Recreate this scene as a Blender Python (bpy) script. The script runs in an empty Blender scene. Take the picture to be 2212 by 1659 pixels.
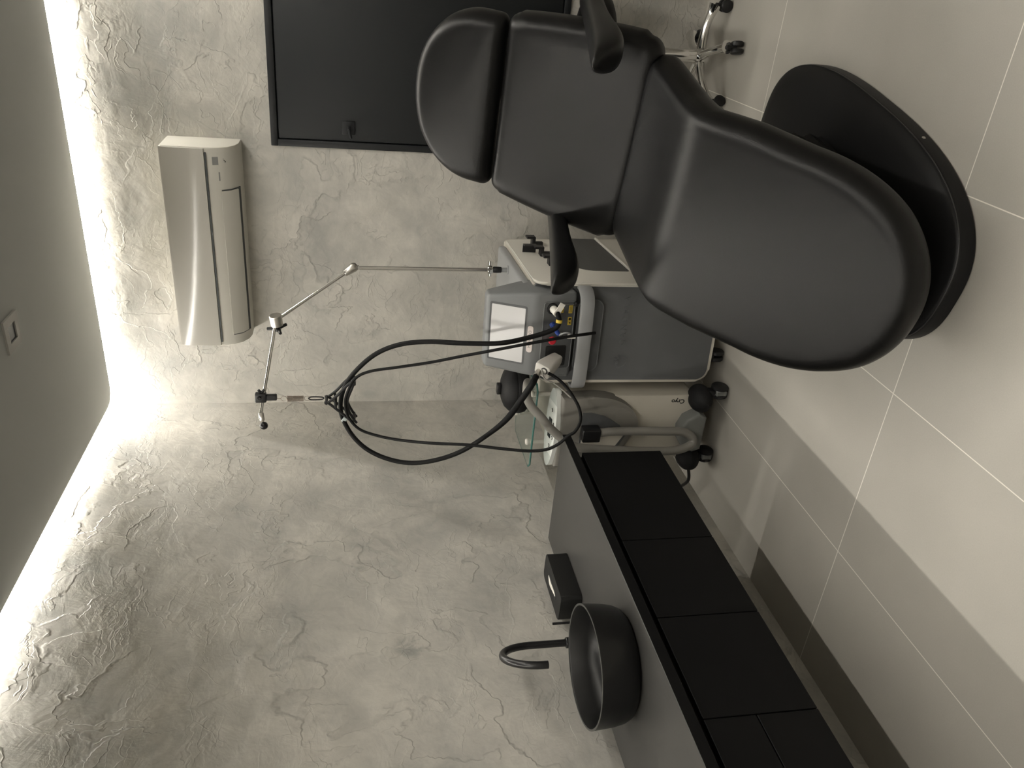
import bpy, bmesh, math, random
from mathutils import Vector, Matrix
R = math.radians
pi = math.pi
scene = bpy.context.scene
COL = scene.collection

# ------------------------------------------------------------------ materials
def new_mat(name):
    m = bpy.data.materials.new(name); m.use_nodes = True
    nt = m.node_tree
    b = nt.nodes['Principled BSDF']
    return m, nt, b

def mat(name, col, rough=.5, metal=0., spec=.5, noise=0., nscale=40., bump=0., bscale=200., coat=0., emit=None, estr=0., trans=0., ior=1.45):
    m, nt, b = new_mat(name)
    b.inputs['Base Color'].default_value = (*col, 1)
    b.inputs['Roughness'].default_value = rough
    b.inputs['Metallic'].default_value = metal
    b.inputs['Specular IOR Level'].default_value = spec
    b.inputs['Coat Weight'].default_value = coat
    b.inputs['Coat Roughness'].default_value = .08
    b.inputs['Transmission Weight'].default_value = trans
    b.inputs['IOR'].default_value = ior
    if emit:
        b.inputs['Emission Color'].default_value = (*emit, 1)
        b.inputs['Emission Strength'].default_value = estr
    tc = nt.nodes.new('ShaderNodeTexCoord')
    if noise > 0:
        n = nt.nodes.new('ShaderNodeTexNoise'); n.inputs['Scale'].default_value = nscale
        n.inputs['Detail'].default_value = 4
        nt.links.new(tc.outputs['Object'], n.inputs['Vector'])
        mx = nt.nodes.new('ShaderNodeMix'); mx.data_type = 'RGBA'
        mx.inputs['A'].default_value = (*[c*(1-noise) for c in col], 1)
        mx.inputs['B'].default_value = (*[min(1, c*(1+noise)) for c in col], 1)
        nt.links.new(n.outputs['Fac'], mx.inputs['Factor'])
        nt.links.new(mx.outputs['Result'], b.inputs['Base Color'])
    if bump > 0:
        n2 = nt.nodes.new('ShaderNodeTexNoise'); n2.inputs['Scale'].default_value = bscale
        n2.inputs['Detail'].default_value = 3
        nt.links.new(tc.outputs['Object'], n2.inputs['Vector'])
        bp = nt.nodes.new('ShaderNodeBump'); bp.inputs['Strength'].default_value = bump
        bp.inputs['Distance'].default_value = .002
        nt.links.new(n2.outputs['Fac'], bp.inputs['Height'])
        nt.links.new(bp.outputs['Normal'], b.inputs['Normal'])
    return m

BLOTS = [(-1.743, 1.394, .075, .80), (-1.553, 1.787, .12, .40), (-1.50, 2.125, .10, .16), (-1.204, 1.70, .10, .15)]
def plaster_mat():
    m, nt, b = new_mat('trowelled_cement_plaster')
    N, L = nt.nodes.new, nt.links.new
    tc = N('ShaderNodeTexCoord')
    def noise(scale, detail=4, rough=.55, vec=None, dist=0.):
        n = N('ShaderNodeTexNoise'); n.inputs['Scale'].default_value = scale
        n.inputs['Detail'].default_value = detail; n.inputs['Roughness'].default_value = rough
        n.inputs['Distortion'].default_value = dist
        L(vec or tc.outputs['Object'], n.inputs['Vector']); return n
    def ramp(src, p0, p1, c0=0., c1=1.):
        r = N('ShaderNodeMapRange'); r.inputs['From Min'].default_value = p0; r.inputs['From Max'].default_value = p1
        r.inputs['To Min'].default_value = c0; r.inputs['To Max'].default_value = c1
        r.interpolation_type = 'SMOOTHSTEP'
        L(src, r.inputs['Value']); return r.outputs['Result']
    def math_(op, a, b_):
        n = N('ShaderNodeMath'); n.operation = op
        for i, v in enumerate((a, b_)):
            if isinstance(v, (int, float)): n.inputs[i].default_value = v
            else: L(v, n.inputs[i])
        return n.outputs[0]
    # warped coordinates for the trowel strokes
    def warped(amt, wscale, stretch=(1, 1, 1), off=(0, 0, 0), rot=(0, 0, 0)):
        w = noise(wscale, 3)
        vm = N('ShaderNodeVectorMath'); vm.operation = 'SCALE'; vm.inputs['Scale'].default_value = amt
        L(w.outputs['Color'], vm.inputs[0])
        va = N('ShaderNodeVectorMath'); va.operation = 'ADD'
        L(tc.outputs['Object'], va.inputs[0]); L(vm.outputs[0], va.inputs[1])
        mp = N('ShaderNodeMapping'); mp.inputs['Scale'].default_value = stretch
        mp.inputs['Location'].default_value = off; mp.inputs['Rotation'].default_value = rot
        L(va.outputs[0], mp.inputs['Vector']); return mp.outputs['Vector']
    def vor(scale, vec, feature):
        v = N('ShaderNodeTexVoronoi'); v.feature = feature; v.inputs['Scale'].default_value = scale
        L(vec, v.inputs['Vector']); return v
    def push(vec, amt, scale, det):
        vm = N('ShaderNodeVectorMath'); vm.operation = 'SCALE'; vm.inputs['Scale'].default_value = amt
        L(noise(scale, det).outputs['Color'], vm.inputs[0])
        va = N('ShaderNodeVectorMath'); va.operation = 'ADD'; L(vec, va.inputs[0]); L(vm.outputs[0], va.inputs[1])
        return va.outputs[0]
    WARP = push(push(tc.outputs['Object'], .16, 3.5, 2), .045, 22., 2)
    def steps(scale, stretch, off, rot, detail, width, mscale, m0, m1, dist):
        """edge of a trowelled layer: a step along a contour of warped noise, only here and there"""
        mp = N('ShaderNodeMapping'); mp.inputs['Scale'].default_value = stretch
        mp.inputs['Location'].default_value = off; mp.inputs['Rotation'].default_value = rot
        L(WARP, mp.inputs['Vector']); v = mp.outputs['Vector']
        n = noise(scale, detail, .5, v, dist).outputs['Fac']
        st = ramp(n, .5-width, .5+width)
        ab = math_('ABSOLUTE', math_('SUBTRACT', n, .5), 0)
        ln = ramp(ab, 0, width*1.6, 1, 0)
        m = ramp(noise(mscale, 2, .5, v).outputs['Fac'], m0, m1)
        return math_('MULTIPLY', st, m), math_('MULTIPLY', ln, m), m
    S = [steps(2.6, (1, 1, 1.4), (0, 0, 0), (.2, .1, .5), 2., .010, 2.1, .46, .60, .5),
         steps(3.8, (1.5, 1.5, .8), (3.1, 1.7, .4), (.7, .4, .9), 2.5, .012, 2.9, .50, .62, .8),
         steps(6.5, (1, 1, 2.2), (7.3, 2.2, 5.4), (1.1, .8, .2), 2., .016, 2.4, .52, .64, .6),
         steps(11., (1, 1, 3.0), (4.4, 6.1, 9.7), (.9, .5, 2.3), 2., .03, 2.7, .56, .68, .4)]
    amp = (1., .8, .6, .35)
    plate = None; edges = None
    for (st, ln, _m), a in zip(S, amp):
        x = math_('MULTIPLY', st, a); y = math_('MULTIPLY', ln, a)
        plate = x if plate is None else math_('ADD', plate, x)
        edges = y if edges is None else math_('ADD', edges, y)
    v2 = warped(.22, 5.0, (1, 1, 1.6), (3.1, 1.7, .4), (.35, .25, .6))
    e2 = ramp(vor(4.6, v2, 'DISTANCE_TO_EDGE').outputs['Distance'], 0, .022, 1, 0)
    m2 = ramp(noise(3.1, 3, vec=v2).outputs['Fac'], .52, .64)
    edges = math_('ADD', edges, math_('MULTIPLY', e2, math_('MULTIPLY', m2, .6)))
    # short trowel strokes, each cell with a direction of its own
    sx = N('ShaderNodeSeparateXYZ'); L(tc.outputs['Object'], sx.inputs[0])
    hx = math_('ADD', sx.outputs['X'], sx.outputs['Y']); hz = sx.outputs['Z']
    def strokes(scale, vec, f1, f2, chan):
        c = N('ShaderNodeSeparateColor'); L(vor(scale, vec, 'F1').outputs['Color'], c.inputs[0])
        an = math_('MULTIPLY', c.outputs[chan], 6.283)
        co = math_('COSINE', an, 0); si = math_('SINE', an, 0)
        u = math_('ADD', math_('MULTIPLY', hx, co), math_('MULTIPLY', hz, si))
        v = math_('SUBTRACT', math_('MULTIPLY', hz, co), math_('MULTIPLY', hx, si))
        cb = N('ShaderNodeCombineXYZ'); L(math_('MULTIPLY', u, f1), cb.inputs[0]); L(math_('MULTIPLY', v, f2), cb.inputs[1]); L(math_('MULTIPLY', c.outputs[2], 9.), cb.inputs[2])
        return noise(1., 4, .6, cb.outputs[0], .3).outputs['Fac']
    k1 = strokes(6.5, v2, 3.5, 22., 0); k2 = strokes(11., warped(.12, 8., (1, 1, 1), (5.5, 4.4, 1.1)), 6., 38., 1)
    mk = ramp(noise(2.7, 3, .5).outputs['Fac'], .42, .62)
    stroke = math_('MULTIPLY', math_('ADD', math_('MULTIPLY', k1, .62), math_('MULTIPLY', k2, .38)), math_('ADD', math_('MULTIPLY', mk, .75), .25))
    fine = noise(70, 4).outputs['Fac']; mid = noise(7, 5, .6, dist=.8).outputs['Fac']
    big = noise(2.4, 3, .5).outputs['Fac']
    height = math_('ADD', math_('ADD', math_('MULTIPLY', stroke, 1.35), math_('ADD', math_('MULTIPLY', plate, .62), math_('MULTIPLY', big, .9))), math_('ADD', math_('MULTIPLY', edges, .30), math_('ADD', math_('MULTIPLY', mid, 1.1), math_('MULTIPLY', fine, .05))))
    bp = N('ShaderNodeBump'); bp.inputs['Strength'].default_value = .44; bp.inputs['Distance'].default_value = .006
    L(height, bp.inputs['Height']); L(bp.outputs['Normal'], b.inputs['Normal'])
    # colour: cloudy warm greys, mottled strokes, a few darker burnished patches
    cloud = math_('ADD', math_('MULTIPLY', noise(1.9, 7, .66, dist=.6).outputs['Fac'], .66), math_('ADD', math_('MULTIPLY', noise(8., 4, .6, vec=v2, dist=1.2).outputs['Fac'], .25), math_('ADD', math_('MULTIPLY', stroke, .26), math_('MULTIPLY', plate, .05))))
    cl = N('ShaderNodeValToRGB'); L(cloud, cl.inputs['Fac'])
    cl.color_ramp.elements[0].position = .37; cl.color_ramp.elements[0].color = (.375, .368, .341, 1)
    cl.color_ramp.elements[1].position = .67; cl.color_ramp.elements[1].color = (.605, .578, .522, 1)
    pn = noise(9., 5, .65, dist=.8).outputs['Fac']
    patch = math_('MULTIPLY', ramp(noise(2.1, 6, .65, dist=.8).outputs['Fac'], .64, .78), .10)
    # burnished dark stains on the left wall
    for (y, z, r, k) in BLOTS:
        dv = N('ShaderNodeVectorMath'); dv.operation = 'DISTANCE'; L(tc.outputs['Object'], dv.inputs[0]); dv.inputs[1].default_value = (0, y, z)
        dd = math_('ADD', dv.outputs['Value'], math_('MULTIPLY', math_('SUBTRACT', pn, .5), r*2.2))
        patch = math_('MAXIMUM', patch, math_('MULTIPLY', ramp(dd, r*.35, r, 1, 0), math_('MULTIPLY', ramp(pn, .35, .55), k)))
    mx = N('ShaderNodeMix'); mx.data_type = 'RGBA'; L(patch, mx.inputs['Factor'])
    L(cl.outputs['Color'], mx.inputs['A']); mx.inputs['B'].default_value = (.30, .302, .28, 1)
    str_ = N('ShaderNodeMix'); str_.data_type = 'RGBA'
    L(math_('MULTIPLY', edges, .28), str_.inputs['Factor']); L(mx.outputs['Result'], str_.inputs['A'])
    str_.inputs['B'].default_value = (.22, .215, .195, 1)
    L(str_.outputs['Result'], b.inputs['Base Color'])
    b.inputs['Roughness'].default_value = .55
    b.inputs['Specular IOR Level'].default_value = .35
    return m

def tile_mat():
    m, nt, b = new_mat('greige_porcelain_tile')
    N, L = nt.nodes.new, nt.links.new
    tc = N('ShaderNodeTexCoord'); sp = N('ShaderNodeSeparateXYZ'); L(tc.outputs['Object'], sp.inputs[0])
    def line(out, off, half):
        a = N('ShaderNodeMath'); a.operation = 'SUBTRACT'; L(out, a.inputs[0]); a.inputs[1].default_value = off
        p = N('ShaderNodeMath'); p.operation = 'PINGPONG'; L(a.outputs[0], p.inputs[0]); p.inputs[1].default_value = half
        l = N('ShaderNodeMath'); l.operation = 'LESS_THAN'; L(p.outputs[0], l.inputs[0]); l.inputs[1].default_value = .0016
        return l.outputs[0]
    mx = N('ShaderNodeMath'); mx.operation = 'MAXIMUM'
    L(line(sp.outputs['X'], .4965, .3), mx.inputs[0]); L(line(sp.outputs['Y'], -.7349, .5943), mx.inputs[1])
    n = N('ShaderNodeTexNoise'); n.inputs['Scale'].default_value = 2.2; n.inputs['Detail'].default_value = 6
    L(tc.outputs['Object'], n.inputs['Vector'])
    n2 = N('ShaderNodeTexNoise'); n2.inputs['Scale'].default_value = 260; n2.inputs['Detail'].default_value = 2
    L(tc.outputs['Object'], n2.inputs['Vector'])
    ad = N('ShaderNodeMath'); ad.operation = 'MULTIPLY_ADD'; L(n2.outputs['Fac'], ad.inputs[0]); ad.inputs[1].default_value = .35; L(n.outputs['Fac'], ad.inputs[2])
    cr = N('ShaderNodeValToRGB'); L(ad.outputs[0], cr.inputs['Fac'])
    cr.color_ramp.elements[0].position = .45; cr.color_ramp.elements[0].color = (.40, .380, .338, 1)
    cr.color_ramp.elements[1].position = .90; cr.color_ramp.elements[1].color = (.47, .446, .398, 1)
    c = N('ShaderNodeMix'); c.data_type = 'RGBA'; L(mx.outputs[0], c.inputs['Factor'])
    L(cr.outputs['Color'], c.inputs['A']); c.inputs['B'].default_value = (.80, .77, .70, 1)
    L(c.outputs['Result'], b.inputs['Base Color'])
    b.inputs['Roughness'].default_value = .42; b.inputs['Specular IOR Level'].default_value = .4
    return m

M = dict(
    plaster=plaster_mat(), tile=tile_mat(),
    ceil=mat('matte_grey_ceiling_paint', (.395, .40, .385), .9, spec=.2, noise=.02, nscale=6),
    leather=mat('black_upholstery_leather', (.0045, .0044, .0043), .38, spec=.31, noise=.12, nscale=25, bump=.18, bscale=420),
    leather2=mat('black_armrest_leather', (.0045, .0044, .0043), .37, spec=.32, bump=.1, bscale=420),
    base=mat('black_moulded_plastic', (.008, .008, .0085), .42, spec=.3, bump=.05, bscale=300),
    blk=mat('black_plastic', (.012, .012, .013), .42),
    rubber=mat('black_rubber', (.011, .011, .0115), .6, spec=.25, bump=.2, bscale=350),
    hose=mat('black_corrugated_hose', (.005, .005, .005), .6, spec=.18, bump=.25, bscale=260),
    chrome=mat('polished_chrome', (.78, .77, .75), .12, metal=1.),
    steel=mat('brushed_steel', (.62, .60, .56), .32, metal=1., noise=.06, nscale=90),
    cream=mat('cream_shell_plastic', (.60, .565, .49), .42, spec=.4, noise=.02, nscale=12),
    cream_edge=mat('cream_trim_plastic', (.70, .67, .60), .4),
    dgrey=mat('dark_grey_shell', (.120, .124, .126), .5, spec=.35, bump=.05, bscale=500),
    mgrey=mat('slate_grey_shell', (.185, .19, .193), .48, spec=.35, bump=.04, bscale=500),
    lgrey=mat('light_grey_shell', (.30, .305, .305), .42),
    recess=mat('charcoal_recess', (.092, .095, .097), .55),
    mesh_=mat('vent_mesh', (.085, .085, .08), .6, bump=.9, bscale=380),
    screen=mat('screen_glass', (.50, .49, .475), .22, spec=.5, emit=(1, .97, .93), estr=.10),  # pale tone and faint glow paint in the reflection on the glass
    badge=mat('rose_badge_plate', (.72, .64, .60), .4),
    red=mat('red_button_plastic', (.52, .020, .035), .4),
    blue=mat('blue_connector_plastic', (.012, .04, .23), .4),
    white=mat('white_plastic', (.72, .69, .62), .4),
    offwhite=mat('handpiece_plastic', (.52, .50, .46), .45),
    yellow=mat('yellow_warning_label', (.70, .50, .06), .5),
    ink=mat('black_print', (.012, .012, .012), .6),
    greyink=mat('grey_print', (.22, .22, .21), .6),
    bgrey=mat('warm_grey_cover', (.20, .19, .17), .5, noise=.03, nscale=10),
    hosegrey=mat('warm_grey_hose', (.215, .205, .185), .5, bump=.1, bscale=200),
    bumper=mat('grey_green_bumper', (.19, .195, .185), .5),
    panelw=mat('pale_control_panel', (.72, .74, .70), .35),
    panelg=mat('pale_grey_panel_print', (.50, .53, .50), .35),
    display=mat('dark_display', (.012, .016, .02), .2),
    glass=mat('clear_shelf_glass', (.86, .95, .92), .03, trans=1., ior=1.5),
    gedge=mat('green_glass_edge', (.05, .15, .13), .15, spec=.6),
    counter=mat('charcoal_worktop', (.052, .0505, .047), .42, spec=.35, noise=.04, nscale=20),
    cab=mat('black_cabinet_laminate', (.0045, .0045, .0047), .55, spec=.18),
    ceramic=mat('matte_black_ceramic', (.009, .009, .009), .36, spec=.4),
    rim=mat('black_ceramic_rim', (.035, .035, .034), .3, spec=.6),
    tapm=mat('matte_black_metal', (.012, .012, .0125), .33, spec=.6),
    boxm=mat('charcoal_tissue_box', (.014, .014, .0135), .6, spec=.25),
    paper=mat('white_tissue_paper', (.85, .82, .74), .9, spec=.1),
    acw=mat('white_ac_plastic', (.58, .56, .50), .42, spec=.4),
    acp=mat('glossy_ac_front', (.53, .51, .46), .13, spec=.5),
    acg=mat('ac_shadow_gap', (.05, .055, .055), .6),
    shut=mat('matte_black_shutter', (.013, .0145, .0155), .5, spec=.3),
    shutf=mat('black_window_frame', (.011, .012, .0135), .45, spec=.35),
    dl=mat('downlight_trim', (.33, .32, .30), .5),
    dark=mat('unlit_lamp_lens', (.012, .014, .02), .3),
    led=mat('led_strip_diffuser', (.9, .9, .85), .5, emit=(1., .960, .885), estr=123.),
    spring=mat('spring_wire', (.42, .37, .32), .35, metal=.9),
    clear=mat('clear_cable_tie', (.55, .60, .60), .3),
)

# ------------------------------------------------------------------ mesh helpers
def obj(name, bm, m, parent=None, smooth=35, loc=None):
    me = bpy.data.meshes.new(name)
    bmesh.ops.recalc_face_normals(bm, faces=bm.faces)
    bm.to_mesh(me); bm.free()
    ms = m if isinstance(m, (list, tuple)) else [m]
    for x in ms: me.materials.append(x)
    if smooth:
        for p in me.polygons: p.use_smooth = True
        me.set_sharp_from_angle(angle=R(smooth))
    o = bpy.data.objects.new(name, me); COL.objects.link(o)
    if parent: o.parent = parent
    if loc: o.location = loc
    return o

def thing(name, label, cat, loc=(0, 0, 0), rz=0., group=None):
    o = bpy.data.objects.new(name, None); COL.objects.link(o)
    o.location = loc; o.rotation_euler = (0, 0, rz); o.empty_display_size = .1
    o['label'] = label; o['category'] = cat
    if group: o['group'] = group
    return o

def tag(o, label, cat, group=None):
    o['label'] = label; o['category'] = cat
    if group: o['group'] = group
    return o

def struct(o):
    o['kind'] = 'structure'; return o

def BM(): return bmesh.new()

def box(bm, x0, x1, y0, y1, z0, z1, bev=0., seg=2, mx=None):
    vs = [bm.verts.new((x, y, z)) for x in (x0, x1) for y in (y0, y1) for z in (z0, z1)]
    F = [(0, 1, 3, 2), (4, 6, 7, 5), (0, 4, 5, 1), (2, 3, 7, 6), (0, 2, 6, 4), (1, 5, 7, 3)]
    fs = [bm.faces.new([vs[i] for i in f]) for f in F]
    if bev > 0:
        es = list({e for f in fs for e in f.edges})
        r = bmesh.ops.bevel(bm, geom=es, offset=bev, segments=seg, profile=.5, affect='EDGES')
        vs = list({v for f in r['faces'] for v in f.verts} | {v for v in vs if v.is_valid})
    if mx is not None:
        bmesh.ops.transform(bm, matrix=mx, verts=[v for v in vs if v.is_valid])
    return bm

def rbox(x0, x1, y0, y1, z0, z1, bev=0., seg=2):
    return box(BM(), x0, x1, y0, y1, z0, z1, bev, seg)

def rrect(x0, x1, z0, z1, r, n=6):
    rs = r if isinstance(r, (list, tuple)) else [r]*4
    pts = []
    for (cx, cz, a0, rr) in ((x1-rs[0], z1-rs[0], 0, rs[0]), (x0+rs[1], z1-rs[1], 90, rs[1]), (x0+rs[2], z0+rs[2], 180, rs[2]), (x1-rs[3], z0+rs[3], 270, rs[3])):
        for k in range(n+1):
            a = R(a0+90*k/n); pts.append((cx+rr*math.cos(a), cz+rr*math.sin(a)))
    return pts

def prism(bm, pts, d0, d1, f, bev=0., seg=2):
    """extrude a 2D outline from d0 to d1; f(a,b,d)->xyz"""
    A = [bm.verts.new(f(a, b, d0)) for a, b in pts]; B = [bm.verts.new(f(a, b, d1)) for a, b in pts]
    n = len(pts)
    fa = bm.faces.new(A); fb = bm.faces.new(B[::-1])
    for i in range(n): bm.faces.new((A[i], A[(i+1) % n], B[(i+1) % n], B[i]))
    if bev > 0:
        es = list(fa.edges) + list(fb.edges)
        bmesh.ops.bevel(bm, geom=es, offset=bev, segments=seg, profile=.5, affect='EDGES')
    return bm
XZ = lambda a, b, d: (a, d, b)
YZ = lambda a, b, d: (d, a, b)
XY = lambda a, b, d: (a, b, d)

def catmull(pts, n=8):
    P = [Vector(p) for p in pts]; P = [P[0]*2-P[1]] + P + [P[-1]*2-P[-2]]
    out = []
    for i in range(1, len(P)-2):
        for k in range(n):
            t = k/n
            out.append(.5*((2*P[i]) + (P[i+1]-P[i-1])*t + (2*P[i-1]-5*P[i]+4*P[i+1]-P[i+2])*t*t + (3*P[i]-P[i-1]-3*P[i+1]+P[i+2])*t**3))
    out.append(P[-2]); return out

def tube(bm, pts, r, seg=12, smooth=0, cap=True, rr=None, flat=1.):
    P = catmull(pts, smooth) if smooth else [Vector(p) for p in pts]
    n = len(P); T = []
    for i in range(n):
        t = (P[min(i+1, n-1)]-P[max(i-1, 0)]); T.append(t.normalized())
    a = Vector((0, 0, 1)) if abs(T[0].z) < .9 else Vector((1, 0, 0))
    nrm = (a - T[0]*a.dot(T[0])).normalized(); rings = []
    for i in range(n):
        nrm = (nrm - T[i]*nrm.dot(T[i])).normalized(); bn = T[i].cross(nrm)
        ri = r if rr is None else rr(i/(n-1))
        rings.append([bm.verts.new(P[i] + nrm*ri*math.cos(2*pi*k/seg) + bn*ri*flat*math.sin(2*pi*k/seg)) for k in range(seg)])
    for i in range(n-1):
        for k in range(seg):
            bm.faces.new((rings[i][k], rings[i][(k+1) % seg], rings[i+1][(k+1) % seg], rings[i+1][k]))
    if cap: bm.faces.new(rings[0][::-1]); bm.faces.new(rings[-1])
    return bm

def lathe(bm, prof, c=(0, 0, 0), seg=32, mx=None, loop=False):
    """prof: list of (r,z); revolve about z"""
    rings = []; vs = []
    for r, z in prof:
        if r < 1e-6: ring = [bm.verts.new((0, 0, z))]
        else: ring = [bm.verts.new((r*math.cos(2*pi*k/seg), r*math.sin(2*pi*k/seg), z)) for k in range(seg)]
        rings.append(ring); vs += ring
    for a, b in zip(rings, rings[1:]):
        for k in range(seg):
            l = (k+1) % seg
            if len(a) == 1 and len(b) == 1: continue
            if len(a) == 1: bm.faces.new((a[0], b[l], b[k]))
            elif len(b) == 1: bm.faces.new((a[k], a[l], b[0]))
            else: bm.faces.new((a[k], a[l], b[l], b[k]))
    if loop:
        for k in range(seg): bm.faces.new((rings[-1][k], rings[-1][(k+1) % seg], rings[0][(k+1) % seg], rings[0][k]))
    else:
        if len(rings[0]) > 1: bm.faces.new(rings[0][::-1])
        if len(rings[-1]) > 1: bm.faces.new(rings[-1])
    T = Matrix.Translation(c) @ (mx or Matrix.Identity(4))
    bmesh.ops.transform(bm, matrix=T, verts=vs)
    return bm

def along(p, q):
    """matrix turning +z from p towards q"""
    d = (Vector(q)-Vector(p)).normalized()
    return Matrix.Translation(p) @ d.to_track_quat('Z', 'Y').to_matrix().to_4x4()

def rod(bm, p, q, prof, seg=24, loop=False):
    lathe(bm, prof, (0, 0, 0), seg, along(p, q), loop); return bm

def text_bm(body, size, ext, mx, bold=0.):
    cu = bpy.data.curves.new('txt', 'FONT'); cu.body = body; cu.size = size; cu.extrude = ext
    cu.align_x = 'CENTER'; cu.align_y = 'CENTER'; cu.resolution_u = 3; cu.offset = bold
    o = bpy.data.objects.new('txt', cu); COL.objects.link(o)
    bpy.context.view_layer.update()
    me = bpy.data.meshes.new_from_object(o.evaluated_get(bpy.context.evaluated_depsgraph_get()))
    bm = BM(); bm.from_mesh(me)
    bpy.data.objects.remove(o); bpy.data.curves.remove(cu); bpy.data.meshes.remove(me)
    bmesh.ops.transform(bm, matrix=mx, verts=bm.verts)
    return bm

def pad(outline, T, e, mp, rings=14, crown=.0, nb=6):
    """upholstered pad: outline list of (u,v); T thickness; e edge radius; mp(u,v,h)->xyz"""
    bm = BM()
    us = [p[0] for p in outline]; vs = [p[1] for p in outline]
    uc, vc = (max(us)+min(us))/2, (max(vs)+min(vs))/2
    hw, hl = (max(us)-min(us))/2, (max(vs)-min(vs))/2
    lev = []
    # top: from centre outwards
    for k in range(1, rings+1):
        f = k/rings
        lev.append((f*(1), 0., f))
    def ring(ins, h, f=1.):
        su = f*(1-ins/hw); sv = f*(1-ins/hl)
        return [bm.verts.new(mp(uc+(u-uc)*su, vc+(v-vc)*sv, h)) for u, v in outline]
    R_ = []
    for k in range(1, rings):
        f = k/rings
        R_.append(ring(e*f, -crown*f*f, f))
    for k in range(nb+1):
        a = pi/2*k/nb
        R_.append(ring(e*(1-math.sin(a)), -crown-e*(1-math.cos(a))))
    for k in range(nb+1):
        a = pi/2*k/nb
        R_.append(ring(e*(1-math.cos(a)), -T+e*(1-math.sin(a))))
    for k in range(rings-1, 0, -2):
        f = k/rings
        R_.append(ring(e, -T, f))
    n = len(outline)
    c0 = bm.verts.new(mp(uc, vc, 0)); c1 = bm.verts.new(mp(uc, vc, -T))
    for i in range(n): bm.faces.new((c0, R_[0][i], R_[0][(i+1) % n]))
    for A, B in zip(R_, R_[1:]):
        for i in range(n): bm.faces.new((A[i], B[i], B[(i+1) % n], A[(i+1) % n]))
    for i in range(n): bm.faces.new((c1, R_[-1][(i+1) % n], R_[-1][i]))
    return bm

def clean_copy(root, loc, rz, label, group=None):
    r = root.copy(); COL.objects.link(r); r.location = loc; r.rotation_euler = (0, 0, rz); r['label'] = label
    for ch in list(root.children):
        c = ch.copy(); COL.objects.link(c); c.parent = r
        for g in ch.children:
            d = g.copy(); COL.objects.link(d); d.parent = c
    return r

# ------------------------------------------------------------------ room
W, YF, ZC, ZS = 2.42, -4.75, 2.747, 2.86
fl = struct(obj('floor', rbox(0, W, YF, 0, -.05, 0), M['tile'], smooth=0))
def wall(name, x0, x1, y0, y1):
    return struct(obj(name, rbox(x0, x1, y0, y1, -.05, ZS), M['plaster'], smooth=0))
wall('wall_left', -.1, 0, YF, .1)
wall('wall_right', W, W+.1, YF, .1)
wall('wall_front', -.1, W+.1, YF-.1, YF)
# back wall with an opening for the shuttered window
wx0, wx1, wz0, wz1 = 1.32, 2.20, .631, 1.93
bm = BM()
for a in ((0, wx0, -.05, ZS), (wx1, W, -.05, ZS), (wx0, wx1, -.05, wz0), (wx0, wx1, wz1, ZS)):
    box(bm, a[0], a[1], 0, .1, a[2], a[3])
struct(obj('wall_back', bm, M['plaster'], smooth=0))
G = .062
struct(obj('ceiling', prism(BM(), rrect(G, W-G, YF+G, -G, .085, 10), ZC, ZC+.05, XY, .002, 1), M['ceil'], smooth=30))
struct(obj('upper_slab_1', rbox(0, W, YF, 0, ZS, ZS+.01), M['ceil'], smooth=0))  # upper ceiling slab above the dropped panel
# LED strips lying in the gap between the ceiling panel and the walls
zl = ZC+.016
for nm, a in (('above the left wall over the washbasin', (.004, .024, YF+.03, -.03)), ('above the back wall over the air conditioner', (.03, W-.03, -.024, -.004)),
              ('above the right wall', (W-.024, W-.004, YF+.03, -.03)), ('above the front wall behind the viewer', (.03, W-.03, YF+.004, YF+.024))):
    o = obj('led_strip', rbox(a[0], a[1], a[2], a[3], zl, zl+.008), M['led'], smooth=0)
    tag(o, 'warm white LED strip in the ceiling gap ' + nm, 'light strip', 'cove LED strips around the ceiling')

# window with black shutter
wn = bpy.data.objects.new('window_1', None); COL.objects.link(wn); wn['kind'] = 'structure'; wn['label'] = 'matte black shuttered window with a square lever plate'
bm = BM(); fw = .030
for a in ((wx0, wx1, wz1-fw, wz1), (wx0, wx1, wz0, wz0+fw), (wx0, wx0+fw, wz0+fw, wz1-fw), (wx1-fw, wx1, wz0+fw, wz1-fw)):
    box(bm, a[0], a[1], -.012, .06, a[2], a[3], .003, 2)
obj('window_frame', bm, M['shutf'], wn)
sh = obj('shutter', rbox(wx0+fw+.004, wx1-fw-.004, -.006, .03, wz0+fw+.004, wz1-fw-.004, .003, 2), M['shut'], wn)
obj('lever_plate', rbox(1.383, 1.441, -.012, -.004, 1.564, 1.620, .002, 2), M['shutf'], sh)
bm = BM(); tube(bm, [(1.412, -.010, 1.590), (1.412, -.040, 1.590)], .007, 12)
tube(bm, [(1.414, -.038, 1.591), (1.39, -.041, 1.586), (1.374, -.040, 1.581)], .006, 12, 4)
obj('lever', bm, M['shutf'], sh)

# ------------------------------------------------------------------ downlight
d = thing('ceiling_downlight', 'square grey recessed downlight, unlit, in the ceiling panel', 'ceiling light', (.85, -.982, ZC))
bm = BM()
for a in ((-.06, .06, .031, .06), (-.06, .06, -.06, -.031), (-.06, -.031, -.031, .031), (.031, .06, -.031, .031)):
    box(bm, a[0], a[1], a[2], a[3], -.008, -.0005)
obj('trim_frame', bm, M['dl'], d, 0)
obj('lamp_lens', rbox(-.031, .031, -.031, .031, -.003, -.0006), M['dark'], d, 0)

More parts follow.
